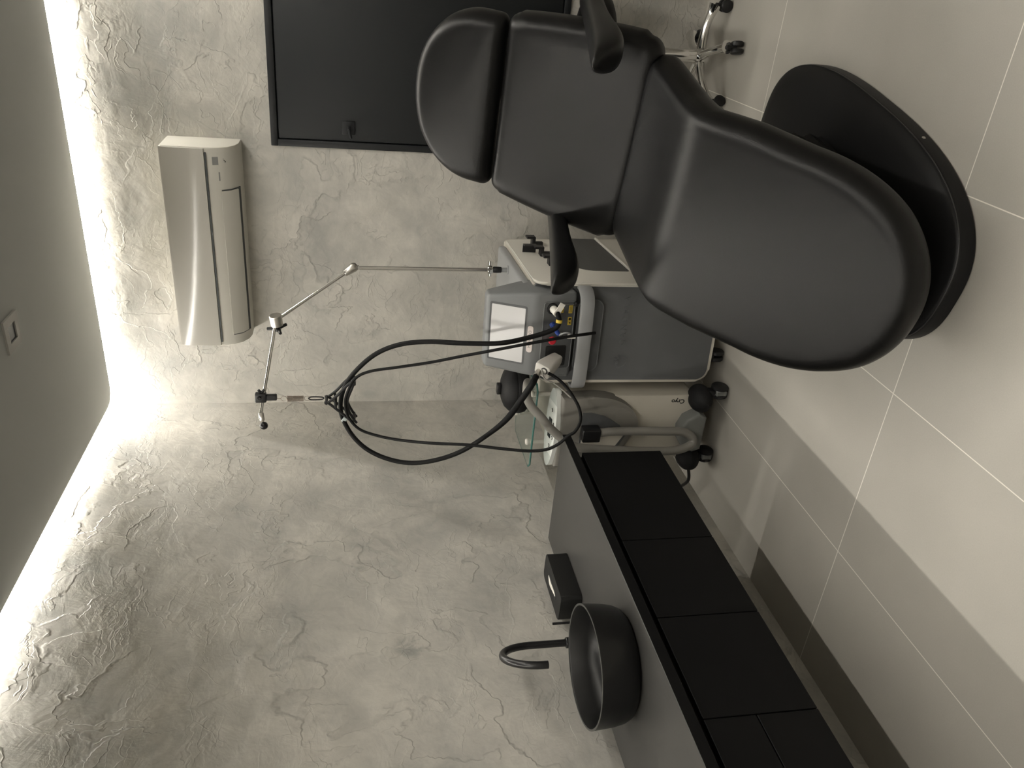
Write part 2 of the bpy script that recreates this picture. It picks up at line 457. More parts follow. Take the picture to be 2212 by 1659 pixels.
# ------------------------------------------------------------------ air conditioner
ac = thing('air_conditioner', 'white wall mounted split air conditioner near the ceiling cove', 'air conditioner', (.425, 0, 2.058))
AW = .915
prof = [(-.0, .0), (-.085, .0), (-.125, .010), (-.165, .035), (-.188, .070), (-.198, .105), (-.200, .135), (-.196, .300), (-.185, .308), (0, .308)]
bm = BM(); prism(bm, [(y, z) for y, z in prof], 0, AW, YZ, .006, 2)
obj('body', bm, M['acw'], ac, 40)
bm = BM(); pf = []
for k in range(15):
    f = k/14; pf.append((-.2065+.172*(-.09*f+.095*f*f+.0333*f**3), .130+.172*f))
prism(bm, [(-.190, .128), (-.200, .128)]+pf+[(-.196, .309), (-.190, .309)], .004, AW-.004, YZ)
obj('front_panel', bm, M['acp'], ac, 40)
obj('panel_gap', rbox(.02, AW-.02, -.2045, -.19, .1205, .1275), M['acg'], ac, 0)
# vane and air outlet
bm = BM(); prism(bm, [(-.112, .002), (-.128, .008), (-.168, .032), (-.190, .070), (-.184, .072), (-.150, .03), (-.112, .010)], .05, .735, YZ, 0)
obj('air_outlet', bm, M['acg'], ac, 20)
bm = BM(); prism(bm, [(-.1355, .0075), (-.172, .0315), (-.194, .072), (-.191, .074), (-.168, .036), (-.134, .0125)], .055, .73, YZ, .001, 1)
obj('vane', bm, M['acw'], ac, 40)
def acface(x0, x1, y0, z0, y1, z1, m, nm, off=.0008):
    n = Vector((0, -(z1-z0), (y1-y0))); n.normalize()
    if n.y > 0: n = -n
    bm = BM(); v = [Vector((x0, y0, z0)), Vector((x1, y0, z0)), Vector((x1, y1, z1)), Vector((x0, y1, z1))]
    lo = [bm.verts.new(p+n*-.001) for p in v]; hi = [bm.verts.new(p+n*off) for p in v]
    bm.faces.new(hi); bm.faces.new(lo[::-1])
    for i in range(4): bm.faces.new((lo[i], lo[(i+1) % 4], hi[(i+1) % 4], hi[i]))
    return obj(nm, bm, m, ac, 0)
acface(.842, .876, -.1902, .0755, -.1965, .0985, M['greyink'], 'display_window')
acface(.775, .812, -.189, .0725, -.1905, .0770, M['greyink'], 'logo_mark')
bm = BM()
for k, (x, w_) in enumerate(((.852, .004), (.858, .003), (.864, .003))):
    box(bm, x, x+w_, -.1795, -.170, .047+.004*k, .050+.004*k)
obj('indicator_marks', bm, M['ink'], ac, 0)

# ------------------------------------------------------------------ wall-hung vanity
CX, CZ = .512, .778
ct = obj('countertop', rbox(.002, CX+.003, -3.45, -1.19, CZ-.034, CZ, .0012, 1), [M['counter'], M['cab']], smooth=0)
for f in ct.data.polygons:
    if f.normal.z < .3: f.material_index = 1      # black edge banding
tag(ct, 'long charcoal countertop along the left wall under the black basin', 'countertop')
def cabinet(y1, y0, label, drawers=False, door_left=None):
    c = thing('wall_cabinet', label, 'cabinet', (.002, y0, .40), 0, 'black wall-hung cabinets under the countertop')
    L_ = y1-y0
    obj('carcass', rbox(0, .468, .001, L_-.001, .0, CZ-.036-.40), M['cab'], c, 0)
    f0, f1 = .470, .490
    if drawers:
        obj('drawer', rbox(f0, f1, .002, L_-.002, .0, .172, .0012, 1), M['cab'], c)
        obj('drawer', rbox(f0, f1, .002, L_-.002, .1755, .318, .0012, 1), M['cab'], c)
    else:
        obj('door', rbox(f0, f1, .002, L_-.002, .0, .318, .0012, 1), M['cab'], c)
    return c
cabinet(-1.285, -1.812, 'wide black cabinet at the counter end nearest the machines, under the tissue box')
cabinet(-1.812, -2.160, 'narrow black cabinet second from the machines, under the far half of the basin')
cabinet(-2.160, -2.512, 'narrow black cabinet third from the machines, under the near half of the basin')
cabinet(-2.512, -3.40, 'black cabinet with two stacked drawers at the near end of the counter', True)

# basin
bs = thing('washbasin', 'round matte black vessel basin standing on the charcoal countertop', 'sink', (.292, -2.138, CZ))
rb, hb = .181, .127
prof = [(0, .0005), (.136, .0005), (.148, .003), (.162, .014), (.171, .034), (.1765, .065), (rb, hb-.006), (rb, hb-.001), (rb-.002, hb), (rb-.005, hb), (rb-.007, hb-.003),
        (.170, .070), (.160, .042), (.140, .024), (.10, .016), (.03, .012), (0, .012)]
obj('bowl', lathe(BM(), prof, seg=72), M['ceramic'], bs, 50)
bm = BM(); n = 72
lathe(bm, [(rb-.0055, hb-.001), (rb-.0055, hb+.0008), (rb+.0008, hb+.0008), (rb+.0008, hb-.001)], seg=72, loop=True)
obj('rim', bm, M['rim'], bs, 30)
obj('drain', lathe(BM(), [(0, .0125), (.03, .0125), (.032, .015), (.024, .020), (0, .021)], seg=32), M['tapm'], bs, 30)

# faucet
fc = thing('faucet', 'matte black gooseneck faucet behind the round basin', 'faucet', (.085, -1.85, CZ))
dx, dy = .50, -.866
obj('collar', lathe(BM(), [(.0, .0005), (.027, .0005), (.027, .006), (.0185, .008), (.0185, .090), (.0165, .092), (0, .092)], seg=32), M['tapm'], fc, 40)
pts = [(0, 0, .05), (0, 0, .14), (0, 0, .22)]
rr = .105
for k in range(1, 19):
    a = pi*k/18; s_ = rr*(1-math.cos(a)); pts.append((dx*s_, dy*s_, .22+rr*1.05*math.sin(a)))
pts.append((dx*rr*2, dy*rr*2, .205))
bm = BM(); tube(bm, pts, .0125, 20)
obj('spout', bm, M['tapm'], fc, 60)
bm = BM(); tube(bm, [(.018, .074, .0), (.018, .074, .124)], .0045, 14); lathe(bm, [(0, 0.0005), (.02, .0005), (.02, .03), (.017, .033), (0, .033)], (.018, .074, 0), 28)
obj('mixer_lever', bm, M['tapm'], fc, 40)

# tissue box
tb = thing('tissue_box', 'low charcoal tissue box with a slot on the counter by the wall', 'tissue box', (.092, -1.577, CZ), R(0))
bm = BM(); o_ = rrect(-.056, .056, -.126, .126, .018, 6)
prism(bm, o_, .0006, .080, XY, .0015, 1)
obj('cover', bm, M['boxm'], tb, 40)
obj('slot', prism(BM(), rrect(-.016, .016, -.062, .062, .012, 5), .0795, .0808, XY), M['ink'], tb, 0)
bm = BM()
n = 14
prev = None
for k in range(n+1):
    y = -.055+.110*k/n; x = .002*math.sin(k*.5); h = .006*math.sin(pi*k/n)
    cur = [bm.verts.new((x-.003, y, .0805)), bm.verts.new((x, y, .0815+h)), bm.verts.new((x+.004, y, .0805))]
    if prev:
        bm.faces.new((prev[0], cur[0], cur[1], prev[1])); bm.faces.new((prev[1], cur[1], cur[2], prev[2]))
        bm.faces.new((prev[0], prev[2], cur[2], cur[0]))
    prev = cur
tag(obj('tissue', bm, M['paper'], tb, 60), 'white tissue showing in the slot', 'x')
del bpy.data.objects['tissue']['category']

# ------------------------------------------------------------------ treatment chair
ca = R(13.16)
ch = thing('treatment_chair', 'black leather reclining treatment chair on an oval floor base', 'treatment chair', (1.577, -1.443, 0), -ca)
def superell(a, b, n, N=96):
    out = []
    for k in range(N):
        t = 2*pi*k/N; c, s = math.cos(t), math.sin(t)
        out.append((a*math.copysign(abs(c)**(2/n), c), b*math.copysign(abs(s)**(2/n), s)))
    return out
bm = BM(); o_ = superell(.296, .612, 2.6, 128)
rings = []
for f, z in ((.985, .002), (1., .006), (1., .044), (.99, .052), (.965, .057), (.85, .068), (.6, .082), (.3, .088)):
    rings.append([bm.verts.new((x*f, y*(1-(1-f)*.6), z)) for x, y in o_])
n = len(o_)
for A, B in zip(rings, rings[1:]):
    for i in range(n): bm.faces.new((A[i], A[(i+1) % n], B[(i+1) % n], B[i]))
bm.faces.new(rings[0][::-1]); bm.faces.new(rings[-1])
bs_ = obj('base', bm, M['base'], ch, 40)
# recessed seam ring where the cover meets the foot rim, and screws
bm = BM(); tube(bm, [(x*.992, y*.995, .0515) for x, y in o_]+[(o_[0][0]*.992, o_[0][1]*.995, .0515)], .0016, 6)
obj('cover_seam', bm, M['rim'], bs_, 60)
for k in (122, 84, 38):
    x, y = o_[k]; nx, ny = x/.296**2, y/.612**2; l = math.hypot(nx, ny); nx, ny = nx/l, ny/l
    p = Vector((x, y, .028)); q = p+Vector((nx, ny, 0))
    bm = BM(); rod(bm, p-Vector((nx, ny, 0))*.002, q, [(0, 0), (.0055, 0), (.0055, .003), (.0035, .0045), (0, .0045)], 16)
    obj('screw', bm, M['steel'], bs_, 40)
# lifting column with bellows
bm = BM(); z = .08; prev = None
for k in range(13):
    f = .118 if k % 2 == 0 else .110
    r_ = [bm.verts.new((x, y+.02, .07+.33*k/12)) for x, y in rrect(-f, f, -f*1.3, f*1.3, .03, 4)]
    if prev:
        for i in range(len(r_)): bm.faces.new((prev[i], prev[(i+1) % len(r_)], r_[(i+1) % len(r_)], r_[i]))
    prev = r_
obj('lift_column', bm, M['rubber'], ch, 20)
bm = BM(); box(bm, -.15, .15, -.14, .26, .40, .53, .012, 2)
box(bm, -.05, .05, -.40, -.12, .36, .41, .01, 2)
obj('seat_frame', bm, M['base'], ch, 40)

# bent seat and leg pad: v runs from the back junction to the foot end
S0, Z0 = .292, .688           # junction top edge
SEATL, LEGL = .435, .735
th1, th2 = R(-2.6), R(-36)     # seat rises towards the fold, leg part drops
def prof_leg(v):
    """arc-length profile with a soft fold -> (s,z,angle)"""
    rf = .085; v0, v1 = SEATL-rf, SEATL+rf
    def ang(x):
        if x <= v0: return th1
        if x >= v1: return th2
        t = (x-v0)/(v1-v0); t = t*t*(3-2*t); return th1+(th2-th1)*t
    n = 60; s, z = S0, Z0; x = 0.
    if v < 0: return S0-v*math.cos(th1), Z0+v*math.sin(th1), th1
    for i in range(n):
        a = ang((i+.5)*v/n); s -= math.cos(a)*v/n; z += math.sin(a)*v/n
    return s, z, ang(v)
cache = {}
def map_leg(u, v, h):
    k = round(v, 4)
    if k not in cache: cache[k] = prof_leg(k)
    s, z, a = cache[k]
    # dish the seat slightly and add soft creases beside the fold
    dish = -.016*math.exp(-((v-.22)/.16)**2)*(1-min(1, (u/.30)**2))*(1 if h > -.03 else 0)
    hh = h+dish
    du = -.042*max(0., min(1., 1-(v-SEATL)/.60))*min(1., .5+v/.6)
    return (u+du, s+math.sin(a)*hh, z+math.cos(a)*hh)
def leg_outline():
    tot = SEATL+LEGL; out = []
    def hw(v):
        pts = [(0, .318), (.10, .319), (.30, .322), (.44, .326), (.60, .330), (.80, .316)]
        for (a, x), (b, y) in zip(pts, pts[1:]):
            if v <= b:
                t = (v-a)/(b-a); return x+(y-x)*t
        return pts[-1][1]
    v_t = .76; ht = hw(v_t)
    right = []
    rc = .045
    for k in range(7):
        a = pi/2*(1-k/6); right.append((hw(0)-rc+rc*math.cos(a), rc-rc*math.sin(a)))
    nseg = 40
    for k in range(1, nseg+1):
        v = rc+(v_t-rc)*k/nseg; right.append((hw(v), v))
    m_ = 40; n_ = 2.15
    for k in range(1, m_):
        t = pi/2*k/m_
        right.append((ht*math.cos(t)**(2/n_), v_t+(tot-v_t)*math.sin(t)**(2/n_)))
    right.append((0, tot))
    left = [(-u, v) for u, v in right[-2::-1]]
    top = [(-(hw(0)-rc)+2*(hw(0)-rc)*k/14, 0) for k in range(1, 14)]
    return right+left+top
obj('leg_rest', pad(leg_outline(), .125, .052, map_leg, rings=22, crown=.004), M['leather'], ch, 80)

# backrest
b0, b1 = Vector((-.016, .262, .640)), Vector((-.014, .549, 1.072))
bd = (b1-b0); BL = bd.length; bd.normalize(); bn = Vector((0, -bd.z, bd.y))
b0 = b0+bn*.040
def frame_map(o, dvec, nvec, bulge=0.):
    def mp(u, v, h):
        return tuple(o+Vector((u, 0, 0))+dvec*v+nvec*(h - bulge*(u/.33)**2*0))
    return mp
def back_outline():
    pts = []
    rt, rbm = .038, .05
    def hw(v):
        t = v/BL; return .358-.046*t**2.0 if t > .12 else .345+.0125*(t/.12)
    for k in range(7):
        a = -pi/2+pi/2*k/6; pts.append((hw(0)-rbm+rbm*math.cos(a), rbm+rbm*math.sin(a)))
    for k in range(1, 21):
        v = rbm+(BL-rt-rbm)*k/20; pts.append((hw(v), v))
    for k in range(1, 7):
        a = pi/2*k/6; pts.append((hw(BL)-rt+rt*math.cos(a), BL-rt+rt*math.sin(a)))
    L_ = [(-u, v) for u, v in pts[::-1]]
    t_ = [((hw(BL)-rt)*(1-2*k/12), BL) for k in range(1, 12)]
    b_ = [((hw(0)-rbm)*(-1+2*k/12), 0) for k in range(1, 12)]
    return pts+t_+L_+b_
def map_back(u, v, h):
    top = h > -.045
    d_ = (-.022*math.exp(-((v-.22)/.2)**2)*(1-min(1, (abs(u)/.27)**2.2)) if top else 0)
    p = b0+Vector((u, 0, 0))+bd*v+bn*(h+d_)
    return tuple(p)
obj('backrest', pad(back_outline(), .115, .046, map_back, rings=20, crown=.003), M['leather'], ch, 80)
# headrest
h0 = Vector((-.020, .5505, 1.074))+bn*.042; ha = R(62)
hd = Vector((0, math.cos(ha), math.sin(ha))); hn = Vector((0, -hd.z, hd.y)); HL = .315
def head_outline():
    out = []; hw = .302; rc = .03; n_ = 2.1; v0 = .07
    right = []
    for k in range(6):
        a = -pi/2+pi/2*k/5; right.append((hw-rc+rc*math.cos(a), rc+rc*math.sin(a)))
    m_ = 40
    for k in range(1, m_):
        t = pi/2*k/m_; right.append(((hw+.0)*math.cos(t)**(2/n_), v0+(HL-v0)*math.sin(t)**(2/n_)))
    right.append((0, HL))
    left = [(-u, v) for u, v in right[-2::-1]]
    bot = [((hw-rc)*(-1+2*k/14), 0) for k in range(1, 14)]
    return right+left+bot
def map_head(u, v, h): return tuple(h0+Vector((u, 0, 0))+hd*v+hn*h)
obj('headrest', pad(head_outline(), .115, .050, map_head, rings=16, crown=.006), M['leather'], ch, 80)
bm = BM(); c_ = h0-hn*.085
box(bm, -.05, .05, .66, .70, .95, 1.15, .008, 2)
obj('headrest_bracket', bm, M['base'], ch, 40)

# armrests
def armrest(sg):
    bm = BM()
    # centreline (s,z) from the rear to the tip with height and width profile
    # (s, top height, bottom height, half width) from the rear to the pointed tip
    ctl = [(.56, .842, .790, .034), (.50, .852, .792, .044), (.40, .866, .800, .048), (.30, .881, .814, .047), (.22, .894, .822, .050), (.14, .908, .826, .054), (.07, .920, .824, .055), (.01, .931, .834, .053),
           (-.03, .938, .852, .047), (-.06, .944, .886, .037), (-.078, .947, .915, .022), (-.086, .947, .932, .009)]
    rings = []; seg = 20
    for (s, zt, zb, hx) in ctl:
        ring = []; zc, hz = (zt+zb)/2, (zt-zb)/2
        for k in range(seg):
            a = 2*pi*k/seg; c, s2 = math.cos(a), math.sin(a)
            x = hx*math.copysign(abs(c)**.75, c); zz = hz*math.copysign(abs(s2)**.75, s2)
            ring.append(bm.verts.new((sg*.362-.006+x, s+(.030 if sg < 0 else .045), zc+zz)))
        rings.append(ring)
    for A, B in zip(rings, rings[1:]):
        for k in range(seg): bm.faces.new((A[k], A[(k+1) % seg], B[(k+1) % seg], B[k]))
    bm.faces.new(rings[0]); bm.faces.new(rings[-1][::-1])
    o = obj('armrest', bm, M['leather2'], ch, 60)
    md = o.modifiers.new('s', 'SUBSURF'); md.levels = 2; md.render_levels = 2
    bm = BM(); tube(bm, [(sg*.36, .46, .81), (sg*.335, .50, .79), (sg*.27, .50, .80)], .016, 12, 5)
    obj('armrest_bracket', bm, M['base'], o, 40)
armrest(1); armrest(-1)

# ------------------------------------------------------------------ stool
stl = thing('rolling_stool', 'black round rolling stool on a chrome five-star base by the back wall', 'stool', (1.838, -.250, 0))
obj('seat', lathe(BM(), [(0, .535), (.19, .535), (.208, .545), (.218, .565), (.222, .585), (.216, .608), (.196, .622), (.15, .630), (0, .634)], seg=56), M['leather2'], stl, 60)
obj('gas_lift', lathe(BM(), [(0, .085), (.027, .085), (.026, .29), (.024, .30), (.015, .30), (.015, .50), (.05, .51), (.06, .536), (0, .536)], seg=28), M['chrome'], stl, 40)
obj('hub', lathe(BM(), [(0, .066), (.034, .068), (.042, .085), (.040, .106), (.030, .120), (0, .121)], seg=28), M['chrome'], stl, 40)
for k in range(5):
    a = R(-73+72*k); c, s = math.cos(a), math.sin(a)
    bm = BM()
    tube(bm, [(c*.02, s*.02, .097), (c*.07, s*.07, .099), (c*.13, s*.13, .092), (c*.18, s*.18, .078), (c*.205, s*.205, .070)], .016, 16, 5, rr=lambda t: .021-.004*math.sin(pi*t)+.006*max(0, t-.7)/.3)
    lg = obj('leg', bm, M['chrome'], stl, 60)
    bm = BM(); cx, cy = c*.205, s*.205
    t = Vector((-s, c, 0))
    for sd in (-1, 1):
        p = Vector((cx, cy, .0255))+t*sd*.005; q = p+t*sd
        rod(bm, p, q, [(0, 0), (.024, 0), (.0255, .003), (.0255, .016), (.022, .019), (0, .020)], 24)
    tube(bm, [(cx, cy, .03), (cx, cy, .068)], .010, 12)
    obj('caster', bm, M['blk'], lg, 40)

# ------------------------------------------------------------------ laser machine
LA = R(4.3); LO = Vector((.6, -.92, 0))
lm = thing('laser_machine', 'tall grey and cream laser hair removal machine with tilted screen and hose arm', 'laser machine', LO, LA)
LM = Matrix.Translation(LO) @ Matrix.Rotation(LA, 4, 'Z'); LI = LM.inverted()
def lw(*p): return tuple(LI @ Vector(p))
WB, DB, ZB0, ZB1 = .418, .83, .075, .868
bm = BM(); prism(bm, rrect(0, WB, ZB0, ZB1, [.012, .075, .055, .055], 8), 0, DB, XZ, .010, 3)
for v in bm.verts:
    if v.co.y > .5: v.co.y -= max(0, v.co.z-.30)*.14
    elif v.co.z > .79: v.co.y += (v.co.z-.79)*.8
obj('body_shell', bm, M['cream'], lm, 40)
bm = BM(); prism(bm, rrect(.012, WB-.003, ZB0+.014, ZB1-.004, [.012, .065, .045, .045], 8), -.004, .02, XZ, .003, 2)
for v in bm.verts:
    if v.co.z > .79: v.co.y += (v.co.z-.79)*.8
obj('front_panel', bm, M['dgrey'], lm, 40)
# cream side panel with raised rounded edge
bm = BM(); prism(bm, rrect(.012, .755, .085, .872, [.02, .05, .03, .03], 6), WB-.002, WB+.012, YZ, .008, 3)
for v in bm.verts:
    if v.co.y > .5: v.co.y -= max(0, v.co.z-.30)*.10
sp = obj('side_panel', bm, M['cream_edge'], lm, 40)
bm = BM(); prism(bm, rrect(.19, .745, .425, .655, [.02, .085, .01, .01], 8), WB+.011, WB+.0135, YZ)
obj('vent_grille', bm, M['mesh_'], sp, 0)
bm = BM(); box(bm, WB+.011, WB+.022, .185, .745, .413, .424, .002, 1)
obj('vent_ledge', bm, M['cream_edge'], sp)
# holders on the side panel
bm = BM(); box(bm, WB+.011, WB+.050, .47, .475, .775, .835, .001, 1); box(bm, WB+.045, WB+.050, .44, .475, .775, .835, .001, 1)
obj('holder_plate', bm, M['blk'], sp)
for yy, zz in ((.60, .765), (.42, .765), (.27, .76)):
    bm = BM(); box(bm, WB+.011, WB+.055, yy-.022, yy+.022, zz-.012, zz+.004, .003, 1); box(bm, WB+.045, WB+.055, yy-.022, yy+.022, zz-.012, zz+.03, .002, 1)
    box(bm, WB+.011, WB+.03, yy-.012, yy+.012, zz-.05, zz-.01, .002, 1)
    obj('handpiece_holder', bm, M['blk'], sp)
# grey top deck
bm = BM(); box(bm, .03, .400, .10, .70, .866, .905, .014, 3)
obj('top_deck', bm, M['lgrey'], lm)
# console head: lower control face and tilted screen face
bm = BM()
secs = [(.700, -.012, .10, .028, .400), (.872, -.038, .16, .045, .402), (1.052, .058, .135, .052, .362)]
rg = [[bm.verts.new(p) for p in ((x0, yf, z), (x1, yf, z), (x1, yb, z), (x0, yb, z))] for z, yf, yb, x0, x1 in secs]
for A, B in zip(rg, rg[1:]):
    for i in range(4): bm.faces.new((A[i], A[(i+1) % 4], B[(i+1) % 4], B[i]))
bm.faces.new(rg[0][::-1]); bm.faces.new(rg[-1])
bmesh.ops.bevel(bm, geom=bm.edges[:], offset=.016, segments=4, profile=.5, affect='EDGES')
hd_ = obj('console_head', bm, M['mgrey'], lm, 40)
# the tilted face frame
p0 = Vector((0, -.038, .872)); p1 = Vector((0, .058, 1.052)); fd = (p1-p0); FL = fd.length; fd.normalize(); fn = Vector((0, -fd.z, fd.y))
def face(a, b, d): return tuple(p0+Vector((a, 0, 0))+fd*b+fn*d)
bm = BM(); prism(bm, rrect(.092, .338, .035, .190, .007, 4), -.002, .0015, face)
obj('screen_bezel', bm, M['recess'], hd_, 0)
bm = BM(); prism(bm, rrect(.100, .330, .041, .182, .003, 3), .0012, .0028, face)
obj('screen', bm, M['screen'], hd_, 0)
bm = BM(); prism(bm, rrect(.150, .262, .0035, .027, .009, 5), -.001, .0022, face, .0006, 1)
bg = obj('name_badge', bm, M['badge'], hd_, 30)
mx = Matrix(((1, 0, 0, .206), (0, fd.y, fn.y, p0.y+fd.y*.0155+fn.y*.0022), (0, fd.z, fn.z, p0.z+fd.z*.0155+fn.z*.0022), (0, 0, 0, 1)))
obj('badge_lettering', text_bm('MAX PRO', .017, .0003, mx), M['greyink'], bg, 0)
# control face
q0 = Vector((0, -.012, .700)); q1 = Vector((0, -.038, .872)); gd = (q1-q0); GL = gd.length; gd.normalize(); gn = Vector((0, -gd.z, gd.y))
def cface(a, b, d): return tuple(q0+Vector((a, 0, 0))+gd*b+gn*d)
def cpt(a, b, d): return Vector(cface(a, b, d))
bm = BM(); prism(bm, rrect(.076, .362, .008, .140, .012, 5), -.002, .0012, cface)
cp = obj('control_recess', bm, M['recess'], hd_, 0)
bm = BM(); o_ = [cface(a, b, .0015) for a, b in rrect(.076, .362, .008, .140, .012, 5)]; tube(bm, o_+[o_[0]], .0022, 8)
obj('recess_rim', bm, M['mgrey'], hd_, 60)  # lighter ring paints in the highlight along the recess edge
bm = BM(); rod(bm, cpt(.205, .100, .001), cpt(.205, .100, 1), [(0, 0), (.010, 0), (.010, .012), (.0165, .013), (.0165, .020), (.013, .024), (0, .026)], 32)
obj('emergency_button', bm, M['red'], cp, 40)
bm = BM(); rod(bm, cpt(.335, .105, .001), cpt(.335, .105, 1), [(.0168, 0), (.023, 0), (.023, .006), (.0185, .008), (.0168, .002)], 32, True)
obj('hose_socket', bm, M['blk'], cp, 40)
bm = BM(); prism(bm, rrect(.088, .176, .030, .118, .006, 4), .001, .004, cface)
obj('handpiece_dock', bm, M['ink'], cp, 0)
bm = BM(); rod(bm, cpt(.225, .060, .001), cpt(.225, .060, 1), [(0, 0), (.008, 0), (.008, .006), (.003, .007), (.003, .001), (0, .001)], 20)
obj('key_switch', bm, M['steel'], cp, 40)
bm = BM(); rod(bm, cpt(.352, .008, .001), cpt(.352, .008, 1), [(0, 0), (.009, 0), (.010, .01), (.006, .018), (0, .018)], 20)
obj('interlock_plug', bm, M['blk'], cp, 40)
bm = BM(); tube(bm, [cpt(.350, .078, .004), cpt(.351, .05, .007), cpt(.352, .016, .010)], .0011, 6, 4)
obj('tether_wire', bm, M['steel'], cp, 60)
for a0, a1, b0_, b1_ in ((.312, .345, .018, .034), (.262, .296, .018, .034), (.316, .342, .056, .070)):
    lb = obj('warning_label', prism(BM(), rrect(a0, a1, b0_, b1_, .001, 2), .001, .0018, cface), M['yellow'], cp, 0)
    bm = BM()
    if a0 == .262:
        prism(bm, [(a0+.004, b0_+.003), (a0+.010, b0_+.012), (a0+.014, b0_+.004)], .0017, .0021, cface)
        prism(bm, rrect(a1-.013, a1-.004, b0_+.003, b1_-.003, .003, 3), .0017, .0021, cface)
    else:
        for k in range(4): prism(bm, [(a0+.003, b0_+.0025+.003*k), (a1-.003, b0_+.0025+.003*k), (a1-.003, b0_+.0035+.003*k), (a0+.003, b0_+.0035+.003*k)], .0017, .0021, cface)
    obj('label_print', bm, M['ink'], lb, 0)
# handle: flat band bowed in front of the cabinet
path = [(.004, .030), (-.004, .005), (-.002, -.030), (.020, -.052), (.080, -.060), (.210, -.064), (.335, -.062), (.380, -.052), (.404, -.028), (.412, .0), (.412, .02)]
P = catmull([(x, y, 0) for x, y in path], 6)
bm = BM(); prev = None; n = len(P)
for i, p in enumerate(P):
    t = (P[min(i+1, n-1)]-P[max(i-1, 0)]).normalized(); nn = Vector((t.y, -t.x, 0))
    z0, z1 = .642, .698
    cur = [bm.verts.new((p+nn*.007).to_tuple()[:2]+(z1-.004,)), bm.verts.new((p+nn*.004).to_tuple()[:2]+(z1,)), bm.verts.new((p-nn*.006).to_tuple()[:2]+(z1,)),
           bm.verts.new((p-nn*.006).to_tuple()[:2]+(z0,)), bm.verts.new((p+nn*.004).to_tuple()[:2]+(z0,)), bm.verts.new((p+nn*.007).to_tuple()[:2]+(z0+.004,))]
    if prev:
        for k in range(6): bm.faces.new((prev[k], prev[(k+1) % 6], cur[(k+1) % 6], cur[k]))
    else: bm.faces.new(cur)
    prev = cur
bm.faces.new(prev[::-1])
obj('handle', bm, M['lgrey'], lm, 40)
# hand recess under the handle, its shade painted as a thin darker plate
bm = BM(); prism(bm, rrect(.055, .365, .585, .690, .035, 6), -.005, -.0035, XZ)
obj('grip_recess_shade', bm, M['recess'], lm, 0)
bm = BM(); o_ = [(a, -.0045, b) for a, b in rrect(.055, .365, .585, .690, .035, 6)]; tube(bm, o_+[o_[0]], .0025, 8)
obj('grip_rim', bm, M['dgrey'], lm, 60)
# embossed lettering and emblem
mx = Matrix(((1, 0, 0, .275), (0, 0, -1, -.0052), (0, 1, 0, .487), (0, 0, 0, 1)))
obj('embossed_lettering', text_bm('C A N D E L A', .034, .0018, mx), M['dgrey'], lm, 0)
bm = BM()
for k in range(7):
    a = R(20+22*k); c, s = math.cos(a), math.sin(a); ex, ez = .100, .487
    tube(bm, [(ex+.010*c, -.0045, ez+.010*s), (ex+.026*c, -.0045, ez+.026*s)], .0013, 6)
arc = [(.100+.029*math.cos(R(a)), -.0045, .487+.029*math.sin(R(a))) for a in range(180, 361, 15)]
tube(bm, arc, .0011, 6)
obj('embossed_emblem', bm, M['dgrey'], lm, 40)
# casters
for x, y in ((.105, .05), (.335, .06), (.10, .70), (.33, .70)):
    bm = BM()
    for sd in (-1, 1):
        p = Vector((x+sd*.004, y, .034)); rod(bm, p, p+Vector((sd, 0, 0)), [(0, 0), (.030, 0), (.034, .004), (.034, .015), (.030, .019), (0, .020)], 24)
    box(bm, x-.018, x+.018, y-.028, y+.028, .050, .078, .006, 2)
    obj('caster', bm, M['blk'], lm, 40)
# rear handle loop
bm = BM(); rod(bm, (.372, .745, .440), (.372, 1.0, .440), [(0, 0), (.050, 0), (.052, .003), (.052, .026), (.048, .032), (0, .034)], 36)
obj('cable_inlet', bm, M['blk'], lm, 40)
# hose arm
bm = BM(); tube(bm, [lw(.928, -.476, .945), lw(.925, -.476, 1.552)], .0085, 16)
arm = obj('hose_arm', bm, M['chrome'], lm, 60)
tag_ = None
bm = BM(); b_ = lw(.929, -.476, .904)
lathe(bm, [(0, 0), (.020, 0), (.020, .004), (.010, .006), (.010, .055), (0, .055)], b_, 24)
obj('pole_socket', bm, M['lgrey'], arm, 40)
bm = BM(); lathe(bm, [(0, .032), (.013, .032), (.014, .045), (.014, .066), (.011, .070), (0, .070)], b_, 24)
obj('pole_grip', bm, M['blk'], arm, 40)
bm = BM(); lathe(bm, [(0, .071), (.017, .071), (.019, .076), (.019, .090), (.015, .094), (0, .094)], b_, 24)
tube(bm, [(b_[0]-.028, b_[1]-.010, b_[2]+.083), (b_[0]+.034, b_[1]+.012, b_[2]+.083)], .007, 10)
obj('pole_clamp', bm, M['chrome'], arm, 40)
e1, e2_, e3_ = lw(.927, -.476, 1.575), lw(.735, -.6, 1.893), lw(.434, -.72, 1.958)
bm = BM(); lathe(bm, [(0, -.022), (.009, -.022), (.009, -.012), (0, -.012)], e1, 20)
dv = (Vector(e2_)-Vector(e1)).normalized()
rod(bm, Vector(e1)-dv*.018, Vector(e2_), [(0, 0), (.012, .002), (.0185, .010), (.020, .020), (.014, .062), (.011, .066), (0, .066)], 24)
obj('lower_joint', bm, M['steel'], arm, 40)
bm = BM(); tube(bm, [Vector(e1)+dv*.045, Vector(e2_)], .0075, 14)
obj('middle_rod', bm, M['chrome'], arm, 60)
ax = (Vector(lw(.6, -.60, 1.885))-Vector(lw(.7, -.605, 1.897))).normalized()
bm = BM(); rod(bm, Vector(e2_)-ax*.022, Vector(e2_)+ax, [(0, 0), (.024, 0), (.026, .002), (.025, .046), (.022, .048), (0, .048)], 32)
obj('upper_joint', bm, M['steel'], arm, 40)
bm = BM(); kb = Vector(e2_)+ax*.028; kn = ax
u1 = kn.orthogonal().normalized(); u2 = kn.cross(u1)
